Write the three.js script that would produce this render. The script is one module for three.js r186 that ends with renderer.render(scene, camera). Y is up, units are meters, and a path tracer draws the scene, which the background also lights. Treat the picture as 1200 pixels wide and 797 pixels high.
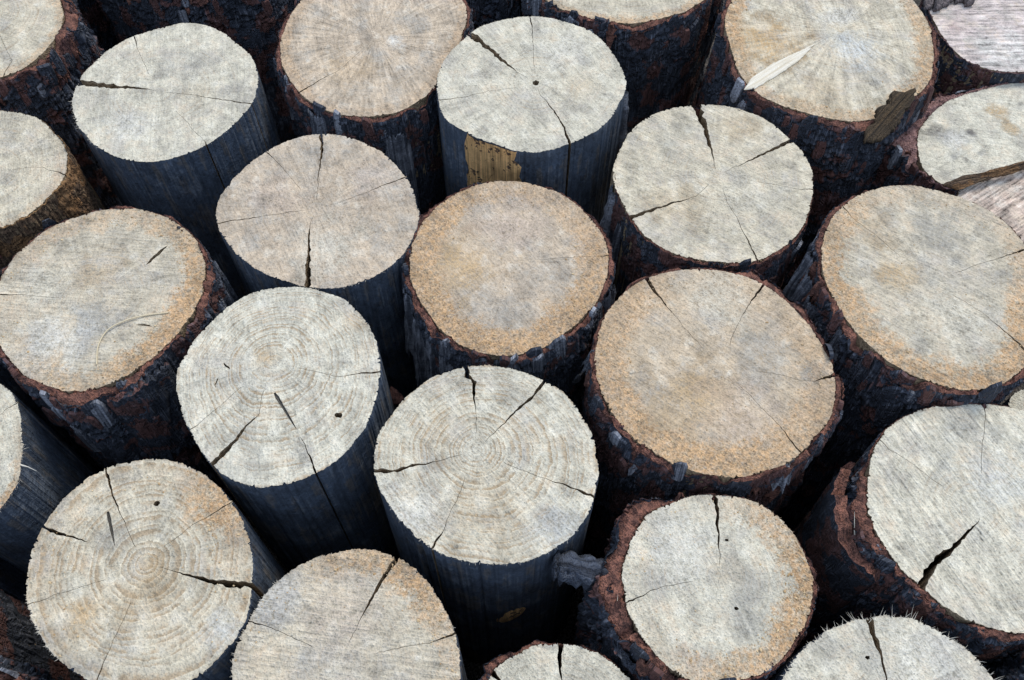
import * as THREE from 'three';
import { mergeGeometries } from 'three/addons/utils/BufferGeometryUtils.js';

// ---------------------------------------------------------------- camera, sky, sun, exposure
const scene = new THREE.Scene();
const camera = new THREE.PerspectiveCamera(43.46, 1024 / 680, 0.02, 200);
camera.position.set(0, 1.298, 0.53);
camera.lookAt(0, 0.45, 0);
const renderer = new THREE.WebGLRenderer({ antialias: true });
renderer.setSize(1024, 680);
renderer.toneMapping = THREE.LinearToneMapping;
renderer.toneMappingExposure = 1.29;
renderer.shadowMap.enabled = true;

const SUN = new THREE.Vector3(0.45, 1.0, -0.62).normalize();
{ // an even, slightly cool overcast sky, a little brighter round the hidden sun
  const w = 256, h = 128, d = new Float32Array(w * h * 4);
  for (let y = 0; y < h; y++) for (let x = 0; x < w; x++) {
    const el = ((y + 0.5) / h - 0.5) * Math.PI, az = ((x + 0.5) / w - 0.5) * 2 * Math.PI;
    const v = new THREE.Vector3(Math.cos(el) * Math.cos(az), Math.sin(el), Math.cos(el) * Math.sin(az));
    const up = Math.max(0, v.y), glow = Math.pow(Math.max(0, v.dot(SUN)), 6);
    const L = v.y < 0 ? 0.12 : 0.62 * (1 + 2 * up) / 3 + 0.1 + 0.45 * glow;
    const cool = 1 - 0.4 * glow, i = (y * w + x) * 4;
    d[i] = L * (1 - 0.20 * cool); d[i + 1] = L * (1 - 0.02 * cool); d[i + 2] = L * (1 + 0.29 * cool); d[i + 3] = 1;
  }
  const sky = new THREE.DataTexture(d, w, h, THREE.RGBAFormat, THREE.FloatType);
  sky.mapping = THREE.EquirectangularReflectionMapping; sky.magFilter = THREE.LinearFilter; sky.needsUpdate = true;
  scene.background = sky; scene.environment = sky;
}
const sun = new THREE.DirectionalLight(new THREE.Color(1.0, 0.9, 0.745), 1.4);
sun.position.copy(SUN).multiplyScalar(6).add(new THREE.Vector3(0, 0.4, 0));
sun.target.position.set(0, 0.4, 0);
sun.castShadow = true; sun.shadow.radius = 40; sun.shadow.mapSize.set(2048, 2048);
Object.assign(sun.shadow.camera, { left: -1.6, right: 1.6, top: 1.6, bottom: -1.6, near: 1, far: 12 });
scene.add(sun, sun.target);

// ---------------------------------------------------------------- helpers: random numbers and noise
function rng(seed) { let a = (seed * 2654435761) >>> 0; return () => { a = (a + 0x6d2b79f5) | 0; let t = Math.imul(a ^ (a >>> 15), 1 | a); t = (t + Math.imul(t ^ (t >>> 7), 61 | t)) ^ t; return ((t ^ (t >>> 14)) >>> 0) / 4294967296; }; }
const clamp = (x, a = 0, b = 1) => Math.min(b, Math.max(a, x)), mix = (a, b, t) => a + (b - a) * t;
const sm = (a, b, x) => { const t = clamp((x - a) / (b - a)); return t * t * (3 - 2 * t); };
const TN = 512;
function noiseTile(seed, octaves) {                       // periodic value noise, about -1 .. 1
  const out = new Float32Array(TN * TN), r = rng(seed); let total = 0;
  for (const [cx, cy, amp] of octaves) {
    const g = new Float32Array(cx * cy); for (let i = 0; i < g.length; i++) g[i] = r() * 2 - 1;
    total += amp * amp;
    for (let y = 0; y < TN; y++) {
      const fy = y / TN * cy, y0 = Math.floor(fy), ty = fy - y0, sy = ty * ty * (3 - 2 * ty), r0 = (y0 % cy) * cx, r1 = ((y0 + 1) % cy) * cx;
      for (let x = 0; x < TN; x++) {
        const fx = x / TN * cx, x0 = Math.floor(fx), tx = fx - x0, sx = tx * tx * (3 - 2 * tx), a = x0 % cx, b = (x0 + 1) % cx;
        out[y * TN + x] += amp * mix(mix(g[r0 + a], g[r0 + b], sx), mix(g[r1 + a], g[r1 + b], sx), sy);
      }
    }
  }
  const k = 1.6 / Math.sqrt(total); for (let i = 0; i < out.length; i++) out[i] *= k;
  return out;
}
function at(tile, u, v) {                                 // bilinear, u and v in tiles
  let x = u * TN, y = v * TN; const xf = Math.floor(x), yf = Math.floor(y), tx = x - xf, ty = y - yf;
  const x0 = xf & 511, y0 = (yf & 511) << 9, x1 = (xf + 1) & 511, y1 = ((yf + 1) & 511) << 9;
  const a = tile[y0 + x0], b = tile[y0 + x1], c = tile[y1 + x0], e = tile[y1 + x1];
  return (a + (b - a) * tx) * (1 - ty) + (c + (e - c) * tx) * ty;
}
const N_LOW = noiseTile(11, [[8, 8, 1], [17, 17, .55], [37, 37, .3], [80, 80, .16]]);
const N_MID = noiseTile(12, [[32, 32, 1], [70, 70, .7], [150, 150, .5]]);
const N_GRAIN = noiseTile(13, [[256, 256, 1], [128, 128, .7], [512, 512, .6]]);
const N_STREAK = noiseTile(14, [[12, 256, 1], [30, 128, .7], [7, 400, .7]]);   // long along u, fine across v
const N_LONG = noiseTile(15, [[3, 200, 1], [6, 90, .7], [2, 400, .8], [14, 256, .35]]);
const enc = (c) => { c = clamp(c); return 255 * (c <= 0.0031308 ? 12.92 * c : 1.055 * Math.pow(c, 1 / 2.4) - 0.055); };
function colourTexture(n, f, repeat) {
  const d = new Uint8Array(n * n * 4), o = [0, 0, 0];
  for (let y = 0; y < n; y++) for (let x = 0; x < n; x++) { f(x, y, o); const i = (y * n + x) * 4; d[i] = enc(o[0]); d[i + 1] = enc(o[1]); d[i + 2] = enc(o[2]); d[i + 3] = 255; }
  return finish(new THREE.DataTexture(d, n, n, THREE.RGBAFormat), true, repeat);
}
function finish(t, colour, repeat) {
  if (colour) t.colorSpace = THREE.SRGBColorSpace;
  t.magFilter = THREE.LinearFilter; t.minFilter = THREE.LinearMipmapLinearFilter; t.generateMipmaps = true; t.needsUpdate = true;
  if (repeat) t.wrapS = t.wrapT = THREE.RepeatWrapping;
  return t;
}
function bumpTexture(n, f, repeat) {
  const d = new Uint8Array(n * n);
  for (let y = 0; y < n; y++) for (let x = 0; x < n; x++) d[y * n + x] = clamp(f(x, y)) * 255;
  return finish(new THREE.DataTexture(d, n, n, THREE.RedFormat), false, repeat);
}
const std = (o) => new THREE.MeshStandardMaterial({ roughness: 0.95, metalness: 0, ...o });
const rgb = (r, g, b) => new THREE.Color().setRGB(r, g, b);

// ---------------------------------------------------------------- shared materials
// bark: upright plates with furrows; the same height tile shapes the geometry and colours it. One tile is 0.24 m.
const BT = 0.24;
const BARK_H = new Float32Array(TN * TN), BARK_ID = new Float32Array(TN * TN);
{
  const r = rng(5), cx = 15, cy = 4, pts = [];
  for (let j = 0; j < cy; j++) for (let i = 0; i < cx; i++) pts.push([(i + 0.15 + 0.7 * r() + (j % 2) * 0.5) % cx, j + 0.1 + 0.8 * r(), r()]);
  for (let y = 0; y < TN; y++) for (let x = 0; x < TN; x++) {
    const wx = x / TN * cx + 0.35 * at(N_MID, x / TN, y / TN * 0.5 + .3) + 0.45 * at(N_LOW, x / TN + .2, y / TN), wy = y / TN * cy + 0.3 * at(N_MID, x / TN + .5, y / TN);
    let f1 = 9, f2 = 9, id = 0;
    for (const [px, py, pr] of pts) {
      let dx = Math.abs(wx - px) % cx, dy = Math.abs(wy - py) % cy; if (dx > cx / 2) dx = cx - dx; if (dy > cy / 2) dy = cy - dy;
      const q = Math.sqrt(dx * dx + dy * dy * .9);
      if (q < f1) { f2 = f1; f1 = q; id = pr; } else if (q < f2) f2 = q;
    }
    const streak = at(N_STREAK, y / TN, x / TN), g = at(N_GRAIN, x / TN, y / TN);
    BARK_H[y * TN + x] = clamp(sm(0.0, 0.32, f2 - f1) * (0.45 + 0.4 * id) + 0.16 * streak + 0.03 * g + 0.05 * at(N_MID, x / TN, y / TN) + 0.08);
    BARK_ID[y * TN + x] = id;
  }
}
const barkBump = bumpTexture(TN, (x, y) => BARK_H[y * TN + x], true);
function barkTexture(red, orange) {
  return colourTexture(TN, (x, y, o) => {
    const id = BARK_ID[y * TN + x], u = x / TN, v = y / TN;
    const streak = at(N_STREAK, v * 1, u * 1), g = at(N_GRAIN, u + .3, v), low = at(N_LOW, u, v * 1);
    const isRed = sm(0.02, 0.16, red - 0.5 + 0.6 * low + 0.14 * (id - 0.5) + 0.1 * streak), pale = sm(0.45, 1.1, streak + 0.5 * at(N_LOW, u + .4, v + .2)) * (0.5 - 0.3 * isRed);
    const k = 0.72 + 0.3 * id + 0.16 * g + 0.12 * streak;
    const A = orange ? [.14, .085, .05] : [.045, .054, .075], B = orange ? [.3, .16, .07] : [.14, .064, .054], C = orange ? [.36, .26, .15] : [.19, .2, .235];
    for (let c = 0; c < 3; c++) {
      let q = mix(A[c], B[c], isRed); q = mix(q, C[c], pale);
      o[c] = q * k;
    }
  }, true);
}
const barkMats = {};
function barkMat(red, orange) {
  const key = orange ? 'o' : red < 0.42 ? 'g' : red < 0.56 ? 'm' : 'r';
  return barkMats[key] ??= std({ map: barkTexture({ o: .55, g: .16, m: .27, r: .5 }[key], orange), bumpMap: barkBump, bumpScale: 0.004, roughness: 0.92 });
}
// freshly cut bark edge: granular red brown
const rimTile = (a, b) => colourTexture(TN, (x, y, o) => {
  const u = x / TN, v = y / TN, m = clamp(0.5 + 0.45 * at(N_MID, u, v)), g = 1 + 0.34 * at(N_GRAIN, u, v) + 0.14 * at(N_LOW, u, v);
  for (let c = 0; c < 3; c++) o[c] = mix(a[c], b[c], m) * g;
}, true);
const grainBump = bumpTexture(TN, (x, y) => 0.5 + 0.22 * at(N_GRAIN, x / TN, y / TN) + 0.18 * at(N_MID, x / TN, y / TN), true);
const rimMat = std({ map: rimTile([.085, .038, .03], [.26, .115, .08]), bumpMap: grainBump, bumpScale: 0.003 });
const rimOrange = std({ map: rimTile([.2, .115, .055], [.4, .24, .11]), bumpMap: grainBump, bumpScale: 0.002 });
const rimLilac = std({ map: rimTile([.18, .095, .09], [.35, .205, .185]), bumpMap: grainBump, bumpScale: 0.003 });
// bare sapwood side gone blue grey, fine upright streaks. One tile is 0.3 m.
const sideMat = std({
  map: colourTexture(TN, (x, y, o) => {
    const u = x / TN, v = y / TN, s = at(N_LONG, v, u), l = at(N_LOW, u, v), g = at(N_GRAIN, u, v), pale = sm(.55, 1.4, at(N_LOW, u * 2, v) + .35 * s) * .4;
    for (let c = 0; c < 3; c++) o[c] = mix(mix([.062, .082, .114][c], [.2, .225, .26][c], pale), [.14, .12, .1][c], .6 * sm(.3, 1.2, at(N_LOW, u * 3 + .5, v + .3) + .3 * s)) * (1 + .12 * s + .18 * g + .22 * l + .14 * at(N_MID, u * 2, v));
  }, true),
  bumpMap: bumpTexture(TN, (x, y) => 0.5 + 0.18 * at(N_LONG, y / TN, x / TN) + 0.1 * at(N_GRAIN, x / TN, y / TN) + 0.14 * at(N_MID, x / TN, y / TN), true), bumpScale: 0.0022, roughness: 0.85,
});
const innerWood = std({ map: rimTile([.2, .145, .085], [.34, .255, .16]), bumpMap: grainBump, bumpScale: 0.002 });
const tanWood = std({
  map: colourTexture(TN, (x, y, o) => {
    const u = x / TN, v = y / TN, s = at(N_STREAK, v, u * 1), l = at(N_LOW, u, v), spot = sm(.95, 1.25, at(N_MID, u * 1, v) + .4 * l);
    for (let c = 0; c < 3; c++) o[c] = mix([.62, .365, .15][c], [.1, .06, .035][c], spot) * (1 + .3 * at(N_LONG, v, u) + .1 * s + .14 * l);
  }, true), bumpMap: grainBump, bumpScale: 0.001,
});
const grooveMat = std({ map: rimTile([.11, .1, .085], [.27, .25, .215]), bumpMap: grainBump, bumpScale: 0.002 });
const fibreMat = std({ color: rgb(.55, .51, .43), roughness: 0.9 });
const fibreTan = std({ color: rgb(.42, .30, .18), roughness: 0.9 });
const streaked = (a, b) => colourTexture(TN, (x, y, o) => { const u = x / TN, v = y / TN, m = clamp(.5 + .42 * at(N_LONG, v, u) + .15 * at(N_LOW, u, v)), g = 1 + .06 * at(N_GRAIN, u, v); for (let c = 0; c < 3; c++) o[c] = mix(a[c], b[c], m) * g; }, true);
const paleWood = std({ map: streaked([.66, .58, .44], [.84, .79, .68]), bumpMap: grainBump, bumpScale: 0.0004 });

const stripMat = std({ map: colourTexture(TN, (x, y, o) => { const u = x / TN, v = y / TN, s = at(N_LONG, v, u), m = clamp(.42 + .4 * s + .25 * at(N_LOW, u, v)), g = 1 + .2 * at(N_GRAIN, u, v); for (let c = 0; c < 3; c++) o[c] = mix([.065, .072, .09][c], [.36, .375, .42][c], m) * g; }, true), bumpMap: grainBump, bumpScale: .002 });

// ---------------------------------------------------------------- naming
const taken = {};
function numbered(name) { const n = taken[name] = (taken[name] ?? -1) + 1; return n ? name + '_' + String(n).padStart(3, '0') : name; }
function mesh(name, geometry, material, parent) {
  const m = new THREE.Mesh(geometry, material); m.name = name; m.castShadow = m.receiveShadow = true; parent.add(m); return m;
}
function thing(name, label, category, group) {
  const o = new THREE.Group(); o.name = numbered(name); o.userData = { label, category }; if (group) o.userData.group = group; scene.add(o); return o;
}
function geo(pos, idx, uv) {
  const g = new THREE.BufferGeometry();
  g.setAttribute('position', new THREE.Float32BufferAttribute(pos, 3));
  g.setAttribute('uv', new THREE.Float32BufferAttribute(uv ?? new Array(pos.length / 3 * 2).fill(0), 2));
  if (idx) g.setIndex(idx); g.computeVertexNormals(); return g;
}

// ---------------------------------------------------------------- the ground between the logs
{
  const n = 60, pos = [], uv = [], idx = [], size = 12;
  for (let j = 0; j <= n; j++) for (let i = 0; i <= n; i++) {
    const x = (i / n - .5) * size, z = (j / n - .5) * size;
    pos.push(x, 0.012 * at(N_MID, x * .31, z * .31) - 0.02, z); uv.push(x / .5, z / .5);
  }
  for (let j = 0; j < n; j++) for (let i = 0; i < n; i++) { const a = j * (n + 1) + i; idx.push(a, a + n + 1, a + 1, a + 1, a + n + 1, a + n + 2); }
  const g = mesh('ground', geo(pos, idx, uv), std({ map: rimTile([.03, .026, .022], [.085, .068, .052]), bumpMap: grainBump, bumpScale: 0.008 }), scene);
  g.userData.kind = 'structure';
}

// ---------------------------------------------------------------- the logs
// Each log: centre on the ground (m), height of its cut face, mean radius and five pairs of lobes (mm); everything on the face in mm from its centre.
// bark (thickness, mm) and tan (strength of the sandy outer zone) are given at E SE S SW W NW N NE.
const LOGS = {
  A: { label: 'log in the top left corner with a pale face and thick reddish bark', at: [-0.807, -0.597], h: 0.45, r: 129.5, f: [0.1, 0.4, -18, 20.9, 2.3, 0.9, -0.2, -3.5, -0.2, 0.5, 1.2, 0.6, 0.6, 0.3, -0.6, -0], bark: [18, 20, 20, 18, 11.5, 11.5, 11.5, 16], barkred: 0.55, tone: 'cream', tan: [0.5, 0.5, 0.3, 0.2, 0.2, 0.2, 0.2, 0.4], tanw: 14, saw: [20, 0.3], pith: [-2, 3], ring: [6, 0.25], cracks: [{ w: 2, p: [[71, 150.4], [70.9, 110]] }] },
  B: { label: 'log behind the top left bare logs, only its dark reddish bark in view', at: [-0.578, -0.867], h: 0.45, r: 180.7, f: [-0.7, 0.1, -2.9, 22.8, 0.5, 4.2, -4.9, 1.6, -3.5, 1.3, -2.1, 1.6, -0.1, 1.6, 1.8, -0.3], bark: [11.5, 11.5, 11.5, 11.5, 11.5, 11.5, 11.5, 11.5], barkred: 0.6, tone: 'cream', saw: [10, 0.3], pith: [12, 13], ring: [6, 0.2], cracks: [] },
  C: { label: 'bare grey log with a wide crack opening at its left rim, at the upper left', at: [-0.497, -0.426], h: 0.45, r: 135, f: [-0, -0, -6, 0.6, -0.5, -0.1, 2.4, -0.1, 0.6, -0.1, -0.4, -0.5, -0.4, -0, 0.3, 0.4], tone: 'pale', saw: [80, 0.35], fuzz: [[120, 215, 60, 7], [215, 265, 25, 4]], stain: 0.35, ray: 0.9, pith: [-10, 7], ring: [5, 0.12], blot: [[14, -52, 45, 'grey', 0.35], [-36, 79, 50, 'white', 0.35], [46, 11, 30, 'tan', 0.15]], cracks: [{ w: 11.1, p: [[-129, -12.3], [-92.7, -5.1], [-55, -1.6], [-19.5, 3.8]] }, { w: 2.1, p: [[81, 114.7], [74.2, 103.4]] }, { w: 1.9, p: [[130.6, 31.7], [71.5, 19.5], [15, 10.8]] }, { w: 1.9, p: [[-76.6, -119], [-58.2, -84.2]] }] },
  D: { label: 'reddish barked log at the top, left of the bare log with the tan wall patch', at: [-0.21, -0.539], h: 0.45, r: 150.8, f: [-0.3, -0.5, -15.3, -3.7, -0.3, -5.2, 0.3, -2.8, -0.8, -0.4, -0.5, 0.2, -0.1, 0.7, 0.1, 0.3], bark: [6.6, 7.4, 8.2, 8.2, 7.4, 7.4, 6.6, 6.6], barkred: 0.5, tone: 'pinky', tan: [0.5, 0.3, 0.3, 0.5, 0.6, 0.4, 0.2, 0.3], tanw: 16, saw: [75, 0.45], ray: 2.2, pith: [5, 4], ring: [5, 0.18], blot: [[31, 10, 20, 'white', 0.6], [-39, 70, 50, 'tan', 0.3], [53, -45, 40, 'grey', 0.35], [-15, -5, 20, 'dark', 0.25]], cracks: [{ w: 2.2, p: [[-91.8, 117.3], [-67.9, 92.3], [-45.1, 74.1]] }, { w: 1.5, p: [[140.6, 33.1], [109.1, 36.9]] }] },
  E: { label: 'bare pale log with a small pith hole and a tan patch on its side', at: [0.026, -0.414], h: 0.476, r: 133.8, f: [0, -0, -3.3, -1.8, 0.1, 0.8, 0.2, -0.7, 0.5, 0.6, -0.3, 0.7, 0.2, -0.8, 0.4, 0.6], tone: 'pale', saw: [60, 0.3], fuzz: [[190, 290, 45, 5]], pith: [7, 7], ring: [4.5, 0.12], blot: [[48, -61, 50, 'white', 0.25], [-61, 45, 40, 'grey', 0.15], [69, 11, 35, 'tan', 0.25]], cracks: [{ w: 11.3, p: [[-89.8, -100], [-63, -70], [-40.6, -40.7], [-21.2, -17.5]] }, { w: 3.8, p: [[51, 123.7], [42.9, 93.7], [29.9, 61.2], [13, 31.1]] }, { w: 1.8, p: [[0.7, -136.7], [3.7, -79.3]] }, { w: 1.5, p: [[-126, 39.5], [-90.9, 32.8], [-59.2, 22.5]] }], holes: [[7.4, 5.3, 4.8]] },
  F: { label: 'barked log at the top edge, right of the pale log with the pith hole', at: [0.187, -0.736], h: 0.45, r: 161, f: [0.2, -0, -6.2, -6.6, 0.3, 2.9, -2.4, 0.1, 0.4, 0.3, 0, 1, 0.3, -0.7, 0.4, 0.7], bark: [8.2, 8.2, 8.2, 9, 9, 7.4, 7.4, 7.4], barkred: 0.45, tone: 'cream', tan: [0.5, 0.7, 0.7, 0.6, 0.5, 0.4, 0.4, 0.4], tanw: 13, saw: [90, 0.3], pith: [0, 12], ring: [6, 0.2], cracks: [] },
  G: { label: 'large barked log at the upper right with a pale slash across its face', at: [0.473, -0.535], h: 0.462, r: 169.1, f: [-0.1, 0.1, -16.9, -8.4, -1.1, 0.2, -1, 1.2, 1.6, 0.5, 0.4, 0.8, -0.4, -1.4, 0.7, -0], bark: [8.2, 7.4, 9.8, 9, 9.8, 8.2, 7.4, 9], barkred: 0.5, tone: 'cream', tan: [0.7, 0.8, 0.6, 0.5, 0.9, 0.8, 0.5, 0.4], tanw: 22, saw: [88, 0.45], ray: 2, pith: [18, -4], ring: [5, 0.15], blot: [[27, 43, 55, 'blue', 0.6], [-95, 24, 75, 'tan', 0.7], [-40, 133, 60, 'tan', 0.25], [18, -34, 40, 'white', 0.4]], cracks: [] },
  H: { label: 'large log in the top right corner with a lilac sawn face and horizontal saw marks', at: [0.811, -0.662], h: 0.42, r: 152.8, f: [-0.5, 0.5, -14.8, -20.8, -4.4, 0, -3.8, 2.9, 0.4, -0.4, 1.9, 0.7, -0.7, -0.2, 0.4, -0.6], bark: [2.5, 2.5, 1.6, 2.5, 2.5, 2.5, 2.5, 2.5], barkred: 0.6, tone: 'lilac', saw: [0, 1.2], pith: [2, -4], ring: [6, 0.05], blot: [[-112, 59, 30, 'pink', 0.5], [-49, 119, 60, 'white', 0.5]], cracks: [] },
  I: { label: 'log with a whitish face marked by dark dirt, below the lilac face', at: [0.706, -0.386], h: 0.4, r: 106.8, f: [-0.2, 0.5, 9.6, -26.2, -0.9, -0.8, -6.1, -2, -0.6, 1.3, 0.1, 2.8, 0.4, 1.3, 0.8, 0.7], bark: [3.3, 1.6, 1.6, 6.6, 30, 24, 16, 6.6], barkred: 0.75, tone: 'white', saw: [10, 0.4], pith: [-3, 5], ring: [7, 0.06], blot: [[-80, -9, 22, 'dark', 0.6], [-74, 5, 9, 'dark', 0.7], [-35, -4, 9, 'dark', 0.7], [-44, 15, 5, 'dark', 0.6], [-73, 46, 8, 'grey', 0.8], [-57, 51, 6, 'dark', 0.5], [-32, 39, 9, 'grey', 0.6], [57, -63, 9, 'dark', 0.5], [19, -48, 24, 'tan', 0.6], [27, -12, 16, 'tan', 0.5], [-61, 13, 30, 'white', 0.5]], cracks: [] },
  J: { label: 'split log with a pinkish ridged face at the right edge, above the largest tan log', at: [0.69, -0.2], h: 0.45, r: 87.7, f: [-0.9, 1.3, 3.7, -12, -3.9, -11.4, -2.5, 3.1, -4.2, -2.5, -0.4, 2.5, 1, -0.3, 0.3, 2], bark: [2.5, 2.5, 2.5, 0.8, 0.8, 0.8, 3.3, 4.1], barkred: 0.4, tone: 'pink', saw: [-35, 2], pith: [61, 62], ring: [6, 0.04], cracks: [] },
  K: { label: 'pale log with an orange brown bark side at the left edge, upper part', at: [-0.697, -0.276], h: 0.45, r: 101.2, f: [0.4, -0.1, -4.6, 13.2, 0.3, -2.7, -1, -1.5, 1.9, 0.2, 0.4, -0.2, -0.6, 0.3, 0.3, 0], bark: [2.5, 2.5, 3.3, 2.5, 1.6, 0.8, 0.4, 0.8], barkred: 0.2, barkorange: 1, tone: 'cream', tan: [0.3, 0.4, 0.3, 0.2, 0.2, 0.2, 0, 0.1], tanw: 12, saw: [70, 0.4], fuzz: [[0, 80, 20, 4]], pith: [0, 8], ring: [5, 0.2], cracks: [{ w: 1.7, p: [[100.7, 15.9], [67.1, 2.1]] }] },
  L: { label: 'barked log at the left with a dry straw lying on its brown rimmed face', at: [-0.502, -0.07], h: 0.45, r: 128.9, f: [-0, -0.2, -3.9, 0.9, -1.2, -1.8, 1.7, -0.8, 0.6, 0.5, -0.3, 0.1, -0.3, 0.1, 0.1, -0.2], bark: [9, 10.7, 10.7, 8.2, 6.6, 4.1, 3.3, 4.9], barkred: 0.45, tone: 'greyc', tan: [1, 1, 0.5, 0.15, 0.1, 0.4, 0.4, 0.7], tanw: 26, saw: [5, 0.6], pith: [-8, 11], ring: [5, 0.16], blot: [[5, 42, 45, 'grey', 0.5], [-8, -28, 40, 'tan', 0.35], [-37, 71, 60, 'white', 0.4], [-74, -2, 40, 'pale', 0.4]], cracks: [{ w: 1.7, p: [[-126.2, 5.7], [-87.3, 4.4]] }, { w: 4.2, p: [[47.5, -39.4], [57, -54.1], [68.4, -70.3]] }, { w: 2.2, p: [[55.5, 48.8], [76.3, 51.2]] }] },
  M: { label: 'bare pinkish grey log with fine star cracks, left of the sandy central log', at: [-0.249, -0.201], h: 0.452, r: 128.3, f: [-0, -0.1, -0.2, 7.1, -2, 2.1, 1.1, -0.9, -0.4, -0, 0.6, 0.4, -0.4, 0.1, 0, -0.3], tone: 'pinky', saw: [65, 0.35], fuzz: [[20, 100, 40, 4]], stain: 0.4, ray: 1.1, pith: [-5, 3], ring: [5, 0.14], blot: [[14, 66, 60, 'pale', 0.4], [-63, -19, 50, 'pinkb', 0.3], [68, -49, 50, 'pinkb', 0.3], [-28, -95, 40, 'grey', 0.3]], cracks: [{ w: 4.2, p: [[-13.9, -131.9], [-7.4, -87.2], [-6.5, -41.2]] }, { w: 6.7, p: [[0.3, 127.4], [-3.1, 92.4], [-5.2, 58.9], [-8.1, 27.1]] }, { w: 1.6, p: [[-129.2, 27.1], [-79.5, 17.2], [-37, 7.2]] }, { w: 1.7, p: [[114.3, -56.3], [80.3, -41.2], [37.7, -16]] }, { w: 1.4, p: [[-87, -103], [-65.7, -76.3]] }] },
  N: { label: 'barked log with a sandy tan face at the centre of the pile', at: [-0.004, -0.116], h: 0.45, r: 128.5, f: [0, -0.1, -5.8, -0.8, 1, -1.4, 1.3, -0.3, -0.3, 0.2, 0, 0, -0, -0.2, 0, -0.3], bark: [5.7, 5.7, 6.6, 7.4, 6.6, 4.1, 2.5, 3.3], barkred: 0.4, tone: 'pinky', tan: [0.8, 0.9, 1, 1, 0.9, 0.9, 0.5, 0.5], tanw: 34, saw: [55, 0.3], fuzz: [[180, 300, 40, 4]], pith: [4, -1], ring: [5, 0.12], blot: [[-54, 5, 60, 'tan', 0.6], [46, 18, 40, 'grey', 0.35], [-6, 81, 30, 'grey', 0.3], [4, -56, 60, 'pinkb', 0.4]], cracks: [{ w: 1.4, p: [[125.6, -8.1], [105.2, -5.4]] }] },
  O: { label: 'mostly bare log with a wide dark top crack and two side cracks, right of centre', at: [0.268, -0.254], h: 0.45, r: 136, f: [0, -0.1, -4.9, -1.7, 0.3, -1, 0.2, -0.3, 1, 0, 0.7, -0.1, -0.6, -0.5, -0.1, -0.4], bark: [0, 3.3, 4.1, 2.5, 0.4, 0, 0, 0], barkred: 0.6, tone: 'cream', saw: [35, 0.4], fuzz: [[70, 130, 35, 6], [0, 45, 15, 4]], stain: 0.35, ray: 1, pith: [5, -5], ring: [5, 0.16], blot: [[-35, -60, 50, 'grey', 0.25], [-58, 47, 50, 'tan', 0.25], [45, 32, 50, 'pale', 0.3], [51, -93, 40, 'tan', 0.3]], cracks: [{ w: 10.9, p: [[-7.7, -136.6], [-2.2, -101.1], [2.6, -63.4], [6.2, -27]] }, { w: 5.3, p: [[115.6, -68.3], [86.1, -52.2], [54.2, -33.3], [25.6, -17.7]] }, { w: 5.5, p: [[-120.3, 71.1], [-80.1, 51], [-27.9, 30.6]] }, { w: 1.9, p: [[38.3, 138.3], [29.6, 96.3], [17, 53.9]] }, { w: 1.7, p: [[128.4, 20.2], [108.4, 18.7]] }] },
  P: { label: 'largest barked log at the right edge with a sandy lower rim', at: [0.503, -0.077], h: 0.47, r: 137.7, f: [-0.3, -0.4, -11.9, -2.6, -0.9, -4.6, 0.6, -2, -0.2, -0.1, -0.1, 0.1, -0, 0.6, -0.3, -0], bark: [3.3, 6.6, 8.2, 9.8, 10.7, 7.4, 4.1, 1.6], barkred: 0.35, tone: 'greyc', tan: [0.6, 1, 0.9, 0.8, 0.9, 0.7, 0.3, 0.2], tanw: 28, saw: [35, 0.5], pith: [-3, 7], ring: [5, 0.1], blot: [[-41, -5, 35, 'tan', 0.5], [28, -71, 50, 'grey', 0.4], [14, 56, 60, 'pale', 0.4], [-57, -71, 40, 'tan', 0.3]], cracks: [{ w: 3.1, p: [[81.9, 105.1], [66.4, 79.9], [48.8, 56.3]] }, { w: 2.5, p: [[135, -44.3], [101, -32.5], [78.2, -25.9]] }, { w: 1.6, p: [[-81.1, -108.6], [-73.1, -90.4]] }] },
  Q: { label: 'large tan faced log with a thick dark bark ridge along its upper right rim', at: [0.227, 0.043], h: 0.466, r: 133.7, f: [-0.1, -0, -1.2, 1.8, -0.1, 1, 0.2, 0.5, 0.1, 0.8, 0.2, 0.1, 0, -0.1, -0.2, 0], bark: [6.6, 6.6, 8.2, 8.2, 7.4, 4.9, 6.6, 18], barkred: 0.6, tone: 'tanny', tan: [0.5, 0.7, 1, 0.9, 0.8, 0.6, 0.1, 0.2], tanw: 34, saw: [40, 0.4], fuzz: [[60, 170, 30, 4]], ray: 0.8, pith: [8, 2], ring: [5, 0.13], blot: [[63, -9, 45, 'grey', 0.4], [-21, 46, 55, 'tan', 0.55], [15, -91, 60, 'pale', 0.4], [23, 67, 60, 'pinkb', 0.3]], cracks: [{ w: 3.9, p: [[-65, -121.2], [-53, -94.9], [-37.6, -66.9]] }, { w: 2.3, p: [[75.4, -112.3], [61, -91.2], [45.7, -69.3]] }, { w: 1.5, p: [[81.4, 109.3], [66.5, 85.3], [51.5, 63.7]] }, { w: 3.8, p: [[134.1, 13.5], [122, 16.8], [110.7, 21.2]] }] },
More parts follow.
